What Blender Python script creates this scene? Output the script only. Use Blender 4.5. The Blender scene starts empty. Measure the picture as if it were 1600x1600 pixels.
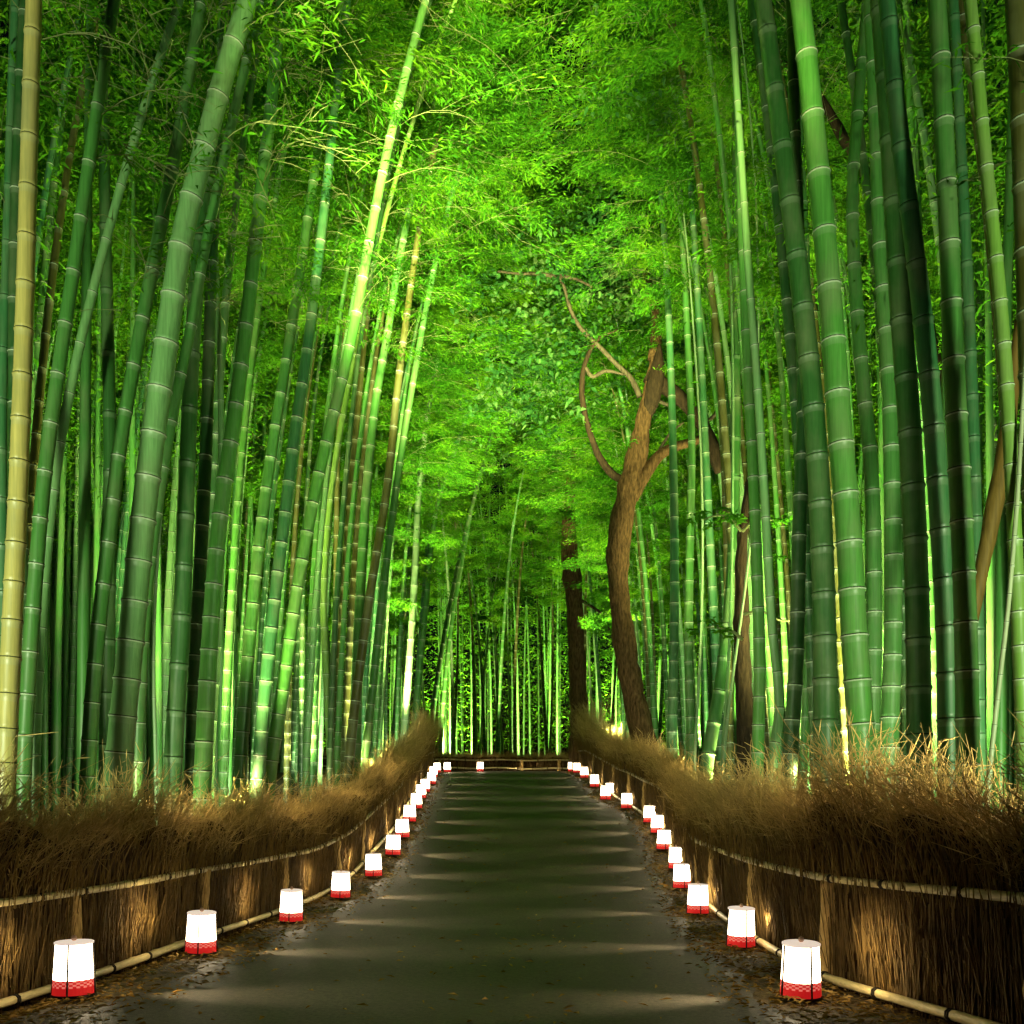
import bpy, math, random
import numpy as np
from mathutils import Vector
# ------------------------------------------------------------------ setting up
SC = bpy.context.scene
COL = SC.collection
K = 0.75                      # metres per survey unit (all plan figures below are in survey units)
ZC = 1.08                     # camera height in metres above the datum
F = 1500.0                    # focal length expressed in photo pixels (photo 1600 wide)
HOR = 1240.0                  # photo row of the horizon
RNG = np.random.default_rng(7)

cam = bpy.data.cameras.new('camera')
cam.sensor_width = 36.0
cam.lens = 36.0 * F / 1600.0
cam.shift_y = (HOR - 800.0) / 1600.0
cam.clip_start = 0.05
cam.clip_end = 500
co = bpy.data.objects.new('camera', cam)
co.location = (0, 0, ZC)
co.rotation_euler = (math.radians(90), 0, 0)
COL.objects.link(co)
SC.camera = co

SUN_EL, SUN_ROT = math.radians(3), math.radians(200)
w = bpy.data.worlds.new('World')
SC.world = w
w.use_nodes = True
nt = w.node_tree
bg = nt.nodes['Background']
sk = nt.nodes.new('ShaderNodeTexSky')
sk.sky_type = 'NISHITA'
sk.sun_disc = False
sk.sun_elevation = SUN_EL
sk.sun_rotation = SUN_ROT
nt.links.new(sk.outputs[0], bg.inputs[0])
bg.inputs[1].default_value = 0.0012
sd = bpy.data.lights.new('moonlight', 'SUN')
sd.energy = 0.01
sd.angle = math.radians(0.5)
sd.color = (1.0, .95, .88)
so = bpy.data.objects.new('moonlight', sd)
so.rotation_euler = (math.radians(50), 0, math.radians(20))
COL.objects.link(so)
SC.view_settings.view_transform = 'Standard'
SC.view_settings.look = 'None'
SC.view_settings.exposure = 0.0
SC.view_settings.gamma = 1.0
SC.view_settings.use_curve_mapping = False
SC.render.engine = 'CYCLES'
SC.cycles.use_denoising = True
SC.cycles.max_bounces = 5
SC.cycles.diffuse_bounces = 3
SC.cycles.glossy_bounces = 2
SC.cycles.transmission_bounces = 3
SC.cycles.transparent_max_bounces = 4
SC.cycles.sample_clamp_indirect = 3.0

# ------------------------------------------------------------------ ground profile
_pp = [(-8, -1.2), (0, -1.25), (4, -1.28), (6, -1.33), (8.5, -1.40), (11, -1.46), (13.4, -1.43), (15.5, -1.28), (18, -.90), (20, -.60),
       (22.5, -.32), (25.5, -.04), (28.5, .28), (32.5, .65), (36, .82), (40, 1.1), (46, 1.6), (55, 2.2), (80, 3.0), (140, 4)]
_gd = np.arange(-8, 140, .1)
_gz = np.interp(_gd, [p[0] for p in _pp], [p[1] for p in _pp])
_ker = np.exp(-np.linspace(-2, 2, 17) ** 2)
_gz = np.convolve(np.pad(_gz, 8, mode='edge'), _ker / _ker.sum(), mode='valid')
def prof(d):                  # survey units
    return np.interp(d, _gd, _gz)
def gz(Y):                    # metres above datum of the ground at world Y
    return prof(np.asarray(Y) / K) * K + ZC
def at(x, y, d):              # photo pixel at survey depth d -> world point
    return Vector(((x - 800) / F * d * K, d * K, (HOR - y) / F * d * K + ZC))
_sd = np.arange(4, 37, .05)
_sy = HOR - F * prof(_sd) / _sd
def depth_of_row(y):
    return float(_sd[np.argmin(np.abs(_sy - y))])

def dl(d): return np.interp(d, [6, 10, 14, 19], [-.14, -.12, -.1, 0])
def dr(d): return np.interp(d, [6, 8, 12, 19], [-.06, -.04, -.02, 0])
def gxy(X, Y):                # ground with the fall on both outer sides of the path
    d = np.asarray(Y) / K; x = np.asarray(X) / K
    tl = np.clip((pl(d) - .4 - x) / .35, 0, 1); tr_ = np.clip((x - pr(d) - .4) / .35, 0, 1)
    return gz(Y) + K * (dl(d) * tl + dr(d) * tr_)
FR = [(-4, 3.5), (2, 3.1), (5.3, 2.83), (7, 2.47), (9.6, 2.5), (13, 2.68), (16, 2.95), (19, 3.15), (22.4, 2.95), (24, 2.8), (28, 2.75), (32, 2.65), (35, 2.6)]
FL = [(-4, -4.1), (2, -3.9), (7.5, -3.5), (10, -3.3), (12.5, -3.04), (15, -2.75), (18, -2.55), (20, -2.5), (25, -2.75), (29, -2.85), (33, -2.85)]
def fr(d): return np.interp(d, [p[0] for p in FR], [p[1] for p in FR])
def fl(d): return np.interp(d, [p[0] for p in FL], [p[1] for p in FL])
PR = [(-8, 2.2), (4, 1.75), (6.3, 1.62), (8.7, 1.8), (11.7, 2.0), (14, 2.22), (17.4, 2.48), (20, 2.6), (22.4, 2.4), (24.2, 2.2), (28, 2.2), (33, 2.05), (36.5, 2.0)]
PL = [(-8, -3.2), (4, -2.75), (6.35, -2.5), (8.4, -2.4), (11, -2.25), (13.2, -2.1), (15.3, -1.97), (17, -1.87), (20, -1.9), (25, -2.15), (28.5, -2.3), (33, -2.45), (36.5, -2.45)]
def pr(d): return np.interp(d, [p[0] for p in PR], [p[1] for p in PR])
def pl(d): return np.interp(d, [p[0] for p in PL], [p[1] for p in PL])

# ------------------------------------------------------------------ unseen floodlights: rows behind the brushwood fences, plus others added for fill
def flood(name, x, d, h, tx, td, th, energy, cone, size=.15, color=(1, .97, .82), blend=.6):
    L = bpy.data.lights.new(name, 'SPOT')
    L.energy = energy
    L.spot_size = math.radians(cone)
    L.spot_blend = blend
    L.shadow_soft_size = size
    L.color = color
    o = bpy.data.objects.new(name, L)
    p = Vector((x * K, d * K, float(gz(d * K)) + h))
    t = Vector((tx * K, td * K, float(gz(td * K)) + th))
    o.location = p
    o.rotation_euler = (t - p).to_track_quat('-Z', 'Y').to_euler()
    COL.objects.link(o)
FW = (.86, 1, .62)
FY = (1, 1, .40)
# beside the photographer, behind the near ends of both fences
flood('unseen_floodlight', -5.4, .0, 1.0, -6.2, 13, 3.0, 2600, 105, .3, FW, .5)
flood('unseen_floodlight', 4.8, .0, 1.0, 6.0, 12, 2.6, 2150, 105, .3, FW, .5)
# unseen beams added behind the photographer to brighten the canopy
for x in (-1.5, 1.5):
    flood('unseen_floodlight', x, -8, 1.6, x * -1.5, 27, 16.0, 62000, 15.5, .3, FY, .8)
    flood('unseen_floodlight', x, -8, 1.6, -x * 1.0, 36, 10.5, 92000, 15, .3, FY, .6)
# unseen fill lamps added deep in both groves, facing away from the path
for d, e in ((8, 240), (13, 330), (19, 360), (26, 400)):
    flood('unseen_floodlight', float(fl(d)) - 2.6, d, .5, float(fl(d)) - 8, d + 8, 4.5, e, 130, .3, FW)
    flood('unseen_floodlight', float(fr(d)) + 2.6, d, .5, float(fr(d)) + 8, d + 8, 4.5, e, 130, .3, FW)
# lamps added inside the groves to brighten the canopy above them
for d, e in ((12.5, 4000), (20, 5000)):
    flood('unseen_floodlight', float(fl(d)) - 2.2, d, .8, float(fl(d)) - 5, d + 8, 13, e, 85, .3, FY)
    flood('unseen_floodlight', float(fr(d)) + 2.2, d, .8, float(fr(d)) + 5, d + 8, 13, e * 1.2, 85, .3, FY)
# small warm lamps added to gild the brushwood tops from behind
for d in (7.6, 9.4, 12.4, 14.6, 18, 26.5, 30):
    flood('unseen_floodlight', float(fl(d)) - .5, d, 1.25, float(fl(d)) + .8, d + .5, 0.8, 55 if d < 20 else 9, 160, .06, (1, .78, .42))
for d in (5.6, 6.6, 7.6, 10, 13, 17, 21, 25):
    flood('unseen_floodlight', float(fr(d)) + .5, d, 1.25, float(fr(d)) - .8, d + .5, .8, 20 if d < 20 else 12, 160, .06, (1, .78, .42))
flood('unseen_floodlight', 3.3, 19.0, .9, 3.1, 23, 2.5, 90, 70, .1, (1, .82, .5))  # unseen lamp added to lift the forked tree trunk
# rows behind the fences
for d, e in ((10, 80), (14.2, 100), (20, 120), (25.8, 110), (29, 90)):
    flood('unseen_floodlight', float(fl(d)) - .6, d, .55, float(fl(d)) - 2.2, d + 6, 7, e, 120, color=FW)
    flood('unseen_floodlight', float(fr(d)) + .6, d, .55, float(fr(d)) + 2.2, d + 6, 7, e, 120, color=FW)
# canopy lights
for d, e in ((11.8, 1300), (18.7, 6000), (26.4, 7500)):
    flood('unseen_floodlight', float(fl(d)) - .4, d, .9, 1.2, d + 4, 14, e, 56, color=FY)
for d, e in ((16, 4200), (23, 7500), (27, 9500)):
    flood('unseen_floodlight', float(fr(d)) + .4, d, .9, -1.2, d + 4, 14, e * .8, 56, color=FY)
for x in (-7, -2, 3, 8):
    flood('unseen_floodlight', x, 38.4, .4, x * 1.05, 42, 12, 3600, 90, color=FY)
    flood('unseen_floodlight', x * 1.6, 52.8, .5, x * 1.7, 62, 6, 9500, 140, color=FY)  # second far row, added only to light the distant wood

# ------------------------------------------------------------------ materials
def newmat(name):
    m = bpy.data.materials.new(name)
    m.use_nodes = True
    n = m.node_tree.nodes
    l = m.node_tree.links
    b = n['Principled BSDF']
    return m, n, l, b
def ramp(n, stops):
    r = n.new('ShaderNodeValToRGB')
    e = r.color_ramp.elements
    while len(e) < len(stops): e.new(.5)
    for i, (p, c) in enumerate(stops):
        e[i].position = p
        e[i].color = (*c, 1)
    return r
def noise(n, l, scale, detail=4, vec=None, rough=.6, mapscale=None):
    t = n.new('ShaderNodeTexNoise')
    t.inputs['Scale'].default_value = scale
    t.inputs['Detail'].default_value = detail
    t.inputs['Roughness'].default_value = rough
    if vec is not None:
        if mapscale:
            mp = n.new('ShaderNodeMapping')
            mp.inputs['Scale'].default_value = mapscale
            l.new(vec, mp.inputs[0])
            vec = mp.outputs[0]
        l.new(vec, t.inputs['Vector'])
    return t
def mixc(n, l, a, b, f, mode='MIX'):
    m = n.new('ShaderNodeMix')
    m.data_type = 'RGBA'
    m.blend_type = mode
    for s, v in ((m.inputs[0], f), (m.inputs[6], a), (m.inputs[7], b)):
        if hasattr(v, 'type') and hasattr(v, 'is_linked'): l.new(v, s)
        elif isinstance(v, (int, float)): s.default_value = v
        else: s.default_value = (*v, 1)
    return m.outputs[2]
def bump(n, l, b, h, strength=.3, dist=.02):
    bp = n.new('ShaderNodeBump')
    bp.inputs['Strength'].default_value = strength
    bp.inputs['Distance'].default_value = dist
    l.new(h, bp.inputs['Height'])
    l.new(bp.outputs[0], b.inputs['Normal'])

def mat_simple(name, c, rough=.6, var=.35, scale=12, spec=.3, stretch=None, bmp=.2):
    m, n, l, b = newmat(name)
    tc = n.new('ShaderNodeTexCoord')
    t = noise(n, l, scale, 5, tc.outputs['Object'], mapscale=stretch)
    r = ramp(n, [(.25, tuple(v * (1 - var) for v in c)), (.75, tuple(min(1, v * (1 + var)) for v in c))])
    l.new(t.outputs[0], r.inputs[0])
    l.new(r.outputs[0], b.inputs['Base Color'])
    b.inputs['Roughness'].default_value = rough
    b.inputs['Specular IOR Level'].default_value = spec
    bump(n, l, b, t.outputs[0], bmp)
    return m

def mat_culm(nm='bamboo_skin', pale=0.0):
    m, n, l, b = newmat(nm)
    oi = n.new('ShaderNodeObjectInfo')
    tc = n.new('ShaderNodeTexCoord')
    streak = noise(n, l, 9, 4, tc.outputs['Object'], mapscale=(8, 8, .35))
    patch = noise(n, l, 1.7, 4, tc.outputs['Object'], mapscale=(2, 2, 1))
    r1 = ramp(n, [(.25, (.62, .66, .62)), (.75, (1.25, 1.2, 1.2))])
    l.new(streak.outputs[0], r1.inputs[0])
    c = mixc(n, l, oi.outputs['Color'], r1.outputs[0], 1.0, 'MULTIPLY')
    r2 = ramp(n, [(.45, (0, 0, 0)), (.8, (.6, .6, .6))])
    l.new(patch.outputs[0], r2.inputs[0])
    c2 = mixc(n, l, c, (.19, .22, .11), r2.outputs[0])
    if pale: c2 = mixc(n, l, c2, (.30, .36, .24), pale)
    l.new(c2, b.inputs['Base Color'])
    b.inputs['Roughness'].default_value = .42
    b.inputs['Specular IOR Level'].default_value = .45
    bump(n, l, b, streak.outputs[0], .08, .01)
    return m

def mat_leaf(name, dark, mid, light, trans=.45):
    m = bpy.data.materials.new(name)
    m.use_nodes = True
    n, l = m.node_tree.nodes, m.node_tree.links
    n.remove(n['Principled BSDF'])
    out = n['Material Output']
    g = n.new('ShaderNodeNewGeometry')
    t = noise(n, l, 1.1, 3, g.outputs['Position'])
    t2 = noise(n, l, 14, 1, g.outputs['Position'])
    ad = n.new('ShaderNodeMath'); ad.operation = 'MULTIPLY_ADD'
    l.new(t2.outputs[0], ad.inputs[0]); ad.inputs[1].default_value = .6
    sb = n.new('ShaderNodeMath'); sb.operation = 'SUBTRACT'
    l.new(t.outputs[0], sb.inputs[0]); sb.inputs[1].default_value = .3
    l.new(sb.outputs[0], ad.inputs[2])
    r = ramp(n, [(.3, dark), (.5, mid), (.72, light)])
    l.new(ad.outputs[0], r.inputs[0])
    df = n.new('ShaderNodeBsdfDiffuse'); tr = n.new('ShaderNodeBsdfTranslucent')
    mx = n.new('ShaderNodeMixShader'); mx.inputs[0].default_value = trans
    l.new(r.outputs[0], df.inputs[0]); l.new(r.outputs[0], tr.inputs[0])
    l.new(df.outputs[0], mx.inputs[1]); l.new(tr.outputs[0], mx.inputs[2])
    l.new(mx.outputs[0], out.inputs[0])
    return m

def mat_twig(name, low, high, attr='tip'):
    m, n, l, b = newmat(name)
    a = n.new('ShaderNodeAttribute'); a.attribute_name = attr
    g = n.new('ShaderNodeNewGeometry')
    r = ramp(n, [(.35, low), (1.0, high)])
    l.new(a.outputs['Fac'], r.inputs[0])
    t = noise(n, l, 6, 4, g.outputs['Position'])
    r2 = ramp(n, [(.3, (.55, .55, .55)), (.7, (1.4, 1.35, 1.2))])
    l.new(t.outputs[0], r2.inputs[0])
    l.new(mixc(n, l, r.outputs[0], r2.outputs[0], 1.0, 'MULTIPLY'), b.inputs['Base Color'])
    b.inputs['Roughness'].default_value = .7
    b.inputs['Specular IOR Level'].default_value = .2
    return m

def mat_emit(name, c, s, diff):
    m, n, l, b = newmat(name)
    b.inputs['Base Color'].default_value = (*diff, 1)
    b.inputs['Roughness'].default_value = .8
    b.inputs['Emission Color'].default_value = (*c, 1)
    b.inputs['Emission Strength'].default_value = s
    return m

def mat_asphalt():
    m, n, l, b = newmat('asphalt')
    g = n.new('ShaderNodeNewGeometry')
    a = noise(n, l, 42, 8, g.outputs['Position'], .75)
    p = noise(n, l, 1.2, 5, g.outputs['Position'])
    r = ramp(n, [(.3, (.020, .016, .011)), (.7, (.044, .036, .026))])
    l.new(p.outputs[0], r.inputs[0])
    r2 = ramp(n, [(.40, (.35, .35, .35)), (.60, (1.9, 1.9, 1.75))])
    l.new(a.outputs[0], r2.inputs[0])
    l.new(mixc(n, l, r.outputs[0], r2.outputs[0], 1.0, 'MULTIPLY'), b.inputs['Base Color'])
    b.inputs['Roughness'].default_value = .62
    b.inputs['Specular IOR Level'].default_value = .35
    bump(n, l, b, a.outputs[0], .5, .008)
    return m
def mat_soil():
    m, n, l, b = newmat('leaf_litter_soil')
    g = n.new('ShaderNodeNewGeometry')
    a = noise(n, l, 28, 6, g.outputs['Position'])
    p = noise(n, l, 2.2, 4, g.outputs['Position'])
    r = ramp(n, [(.3, (.030, .021, .008)), (.55, (.11, .070, .022)), (.75, (.24, .15, .05))])
    l.new(a.outputs[0], r.inputs[0])
    r2 = ramp(n, [(.3, (.55, .7, .45)), (.7, (1.2, 1.1, 1))])
    l.new(p.outputs[0], r2.inputs[0])
    l.new(mixc(n, l, r.outputs[0], r2.outputs[0], 1.0, 'MULTIPLY'), b.inputs['Base Color'])
    b.inputs['Roughness'].default_value = .9
    bump(n, l, b, a.outputs[0], .8, .03)
    return m
def mat_bark(name, lo, hi):
    m, n, l, b = newmat(name)
    tc = n.new('ShaderNodeTexCoord')
    a = noise(n, l, 14, 6, tc.outputs['Object'], mapscale=(2.2, 2.2, .45))
    r = ramp(n, [(.3, lo), (.7, hi)])
    l.new(a.outputs[0], r.inputs[0])
    l.new(r.outputs[0], b.inputs['Base Color'])
    b.inputs['Roughness'].default_value = .9
    b.inputs['Specular IOR Level'].default_value = .1
    bump(n, l, b, a.outputs[0], .9, .04)
    return m

M = dict(
    skin=mat_culm(), bloom=mat_culm('bamboo_bloom', .15),
    ring=mat_simple('node_wax', (.42, .52, .34), .6, .25, 30),
    dark=mat_simple('node_scar', (.018, .03, .010), .8, .3, 30),
    twig=mat_simple('bamboo_twig', (.19, .23, .075), .6, .3, 5),
    leaf=mat_leaf('bamboo_leaf', (.022, .11, .008), (.060, .24, .010), (.15, .35, .012)),
    leaf2=mat_leaf('broad_leaf', (.016, .07, .016), (.035, .13, .022), (.13, .24, .07), .35),
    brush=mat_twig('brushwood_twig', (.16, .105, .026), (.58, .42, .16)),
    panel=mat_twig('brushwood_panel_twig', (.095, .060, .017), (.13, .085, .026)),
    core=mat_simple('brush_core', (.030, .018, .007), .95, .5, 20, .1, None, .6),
    rail=mat_simple('old_bamboo_rail', (.50, .42, .20), .5, .35, 14, .4, (6, 1, 6), .1),
    tie=mat_simple('black_palm_rope', (.014, .011, .008), .9, .3, 60),
    post=mat_simple('fence_post_bark', (.46, .31, .11), .85, .55, 22, .2, (3, 3, .6), .6),
    asphalt=mat_asphalt(), soil=mat_soil(),
    bark=mat_bark('brown_bark', (.022, .013, .005), (.15, .088, .036)),
    greybark=mat_bark('grey_bark', (.030, .026, .015), (.10, .085, .050)),
    darkbark=mat_bark('dark_bark', (.012, .009, .005), (.045, .030, .015)),
    shade=mat_emit('lit_white_paper', (1, .80, .50), 17.0, (.8, .78, .7)),
    red=mat_emit('lit_red_paper', (1, .02, .02), .42, (.55, .02, .02)),
    pink=mat_emit('lit_pink_paper', (1, .20, .15), .80, (.7, .25, .2)),
    rim=mat_emit('glowing_rim', (1, .80, .66), .75, (.75, .6, .5)),  # emission put in for lantern light on the rim
    wood=mat_simple('pale_wood', (.55, .36, .24), .6, .2, 30),
    strut=mat_simple('dark_frame_wood', (.03, .025, .022), .6, .2, 30),
    litter=mat_leaf('fallen_leaf', (.11, .055, .014), (.27, .16, .038), (.48, .34, .12), .15),
    straw=mat_simple('dried_culm', (.17, .11, .022), .6, .4, 8, .3, (6, 6, .5)),
)

# ------------------------------------------------------------------ mesh tools
def build(name, V, Fc, mats, parent=None, mi=None, smooth=False, attr=None):
    me = bpy.data.meshes.new(name)
    V = np.asarray(V, dtype=np.float32)
    if isinstance(Fc, np.ndarray):
        nf, k = Fc.shape
        me.vertices.add(len(V)); me.vertices.foreach_set('co', V.ravel())
        me.loops.add(nf * k); me.loops.foreach_set('vertex_index', Fc.astype(np.int32).ravel())
        me.polygons.add(nf); me.polygons.foreach_set('loop_start', np.arange(0, nf * k, k, dtype=np.int32))
        me.polygons.foreach_set('loop_total', np.full(nf, k, dtype=np.int32))
        me.update(calc_edges=True); me.validate()
    else:
        me.from_pydata([tuple(map(float, v)) for v in V], [], [tuple(map(int, f)) for f in Fc])
    for m in (mats if isinstance(mats, (list, tuple)) else [mats]): me.materials.append(m)
    if mi is not None: me.polygons.foreach_set('material_index', np.asarray(mi, dtype=np.int32))
    if smooth: me.polygons.foreach_set('use_smooth', np.ones(len(me.polygons), dtype=bool))
    if attr is not None:
        a = me.attributes.new('tip', 'FLOAT', 'POINT')
        a.data.foreach_set('value', np.asarray(attr, dtype=np.float32))
    me.update()
    o = bpy.data.objects.new(name, me)
    COL.objects.link(o)
    if parent is not None: o.parent = parent
    return o
def tag(o, label, cat, group=None, kind=None):
    if label: o['label'] = label
    if cat: o['category'] = cat
    if group: o['group'] = group
    if kind: o['kind'] = kind
    return o
def thing(name, loc, label, cat, group=None):
    o = bpy.data.objects.new(name, None)
    o.empty_display_size = .1
    COL.objects.link(o)
    o.location = loc
    return tag(o, label, cat, group)
def copy_tree(root, loc, rz=0, sc=1.0, color=None):
    r = root.copy(); COL.objects.link(r)
    r.location = loc; r.rotation_euler = (0, 0, rz); r.scale = (sc, sc, sc)
    for ch in root.children:
        c = ch.copy(); COL.objects.link(c); c.parent = r
        if color: c.color = color
        for g in ch.children:
            d = g.copy(); COL.objects.link(d); d.parent = c
    return r

def tubes(P, R, sides=3, seed=0):
    """batch of N tubes, P (N,S,3), R (N,S) -> verts, quads"""
    P = np.asarray(P, float); R = np.asarray(R, float)
    N, S, _ = P.shape
    T = P[:, -1] - P[:, 0]
    T /= np.linalg.norm(T, axis=1, keepdims=True) + 1e-9
    rg = np.random.default_rng(seed)
    A = np.cross(T, rg.normal(size=(N, 3)))
    A /= np.linalg.norm(A, axis=1, keepdims=True) + 1e-9
    B = np.cross(T, A)
    th = np.arange(sides) * 2 * np.pi / sides
    ring = A[:, None, :] * np.cos(th)[None, :, None] + B[:, None, :] * np.sin(th)[None, :, None]
    V = P[:, :, None, :] + ring[:, None, :, :] * R[:, :, None, None]
    idx = np.arange(N * S * sides).reshape(N, S, sides)
    nx = np.roll(idx, -1, axis=2)
    Fq = np.stack([idx[:, :-1], nx[:, :-1], nx[:, 1:], idx[:, 1:]], axis=-1).reshape(-1, 4)
    return V.reshape(-1, 3), Fq
def tube(P, R, sides=10, cap=True):
    """one tube with rotation-minimising frame"""
    P = np.asarray(P, float); n = len(P)
    R = np.broadcast_to(np.asarray(R, float), (n,))
    T = np.gradient(P, axis=0); T /= np.linalg.norm(T, axis=1, keepdims=True) + 1e-12
    a = np.cross(T[0], (0.3, 1, .1)); a /= np.linalg.norm(a)
    V = []
    th = np.arange(sides) * 2 * np.pi / sides
    for i in range(n):
        a = a - T[i] * np.dot(a, T[i]); a /= np.linalg.norm(a)
        b = np.cross(T[i], a)
        V.append(P[i] + R[i] * (np.cos(th)[:, None] * a + np.sin(th)[:, None] * b))
    V = np.concatenate(V)
    idx = np.arange(n * sides).reshape(n, sides); nx = np.roll(idx, -1, axis=1)
    Fq = np.stack([idx[:-1], nx[:-1], nx[1:], idx[1:]], axis=-1).reshape(-1, 4)
    faces = [tuple(f) for f in Fq]
    if cap:
        faces.append(tuple(idx[0][::-1])); faces.append(tuple(idx[-1]))
    return V, faces
def join(parts):
    Vs, Fs, o = [], [], 0
    for V, Fq in parts:
        Vs.append(V); Fs += [tuple(i + o for i in f) for f in Fq]; o += len(V)
    return np.concatenate(Vs), Fs
def spline(P, n):
    """Catmull-Rom through P (m,3) sampled at n points evenly along the chord length"""
    P = np.asarray(P, float)
    t = np.concatenate([[0], np.cumsum(np.linalg.norm(np.diff(P, axis=0), axis=1))])
    q = np.linspace(0, t[-1], n)
    D = np.gradient(P, t, axis=0)
    i = np.clip(np.searchsorted(t, q, side='right') - 1, 0, len(t) - 2)
    h = (t[i + 1] - t[i])[:, None]; u = ((q - t[i]) / (t[i + 1] - t[i]))[:, None]
    return (2*u**3 - 3*u**2 + 1) * P[i] + (u**3 - 2*u**2 + u) * h * D[i] + (-2*u**3 + 3*u**2) * P[i + 1] + (u**3 - u**2) * h * D[i + 1]
def leaves(P, D, Nn, L, W):
    """leaf diamonds: base P, direction D, normal Nn, length L, width W"""
    D = D / (np.linalg.norm(D, axis=1, keepdims=True) + 1e-9)
    S = np.cross(D, Nn); S /= np.linalg.norm(S, axis=1, keepdims=True) + 1e-9
    U = np.cross(S, D)
    L = L[:, None]; W = W[:, None]
    m = P + D * L * .42 + U * W * .25
    V = np.stack([P, m + S * W * .5, P + D * L - np.array([0, 0, 1]) * L * .12, m - S * W * .5], axis=1).reshape(-1, 3)
    return V, np.arange(len(P) * 4).reshape(-1, 4)

# ------------------------------------------------------------------ ground, path
def grid(name, xs_fn, ys, nx, zoff, m, kind, amp=0, kind2=False):
    V = []; rg = np.random.default_rng(3)
    for Y in ys:
        x = xs_fn(Y)
        z = (gxy(x, Y) if kind2 else gz(Y)) + zoff + (rg.normal(size=nx) * amp if amp else 0)
        V.append(np.stack([x, np.full(nx, Y), np.broadcast_to(z, (nx,))], axis=1))
    V = np.concatenate(V)
    idx = np.arange(len(ys) * nx).reshape(len(ys), nx)
    Fq = np.stack([idx[:-1, :-1], idx[:-1, 1:], idx[1:, 1:], idx[1:, :-1]], axis=-1).reshape(-1, 4)
    o = build(name, V, Fq, m, smooth=True)
    tag(o, None, None, None, kind)
    return o
ys = np.concatenate([np.arange(-6, 32, .25), np.arange(32, 100, 4.0)])
gx = np.concatenate([np.linspace(-70, -8, 16), np.linspace(-7, 7, 121), np.linspace(8, 70, 16)])
g = grid('ground', lambda Y: gx, ys, len(gx), -.012, M['soil'], 'structure', kind2=True)
g['label'] = 'forest floor of brown soil and leaf litter between fences and bamboos'; g['category'] = 'ground'
u9 = np.linspace(0, 1, 25)
ysp = np.arange(-6, 36.8 * K, .12)
def path_x(Y):
    d = Y / K
    wob = .03 * math.sin(Y * 5.1) + .025 * math.sin(Y * 11.7)
    a, b = float(pl(d)) * K + wob, float(pr(d)) * K - .03 * math.sin(Y * 4.3 + 1) + .02 * math.sin(Y * 13)
    if d > 33.5: a -= min(12, (d - 33.5) * 8)
    return a + (b - a) * u9
p = grid('path', path_x, ysp, 25, .004, M['asphalt'], 'structure')
p['label'] = 'dark asphalt path climbing between two rows of lit lanterns'; p['category'] = 'path'

# fallen leaves on both verges
def litter():
    n = 15000
    d = 3.2 + 33 * RNG.random(n) ** 1.9
    side = RNG.random(n) < .5
    e = np.where(side, pl(d), pr(d)); f = np.where(side, fl(d) + .05, fr(d) - .05)
    t = RNG.beta(1.3, 1.1, n) * 1.35 - .35
    t = np.where(RNG.random(n) < .06, -3.0 * RNG.random(n), t)
    x = e + (f - e) * t + RNG.normal(size=n) * .03
    P = np.stack([x * K, d * K, gxy(x * K, d * K) + .006 + RNG.random(n) * .012], axis=1)
    az = RNG.random(n) * 6.283
    D = np.stack([np.cos(az), np.sin(az), RNG.normal(size=n) * .18 + .12], axis=1)
    Nn = np.stack([RNG.normal(size=n) * .35, RNG.normal(size=n) * .35, np.ones(n)], axis=1)
    V, Fq = leaves(P, D, Nn, .025 + .05 * RNG.random(n), .007 + .014 * RNG.random(n))
    tag(build('fallen_leaves', V, Fq, M['litter']), 'brown fallen leaves strewn along both path verges', 'fallen leaves', None, 'stuff')
litter()

# ------------------------------------------------------------------ brushwood fences
def dense(poly, n):
    P = np.array(poly, float)
    t = np.concatenate([[0], np.cumsum(np.linalg.norm(np.diff(P, axis=0), axis=1))])
    q = np.linspace(0, t[-1], n)
    return np.stack([np.interp(q, t, P[:, 0]), np.interp(q, t, P[:, 1])], axis=1), t[-1]

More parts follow.
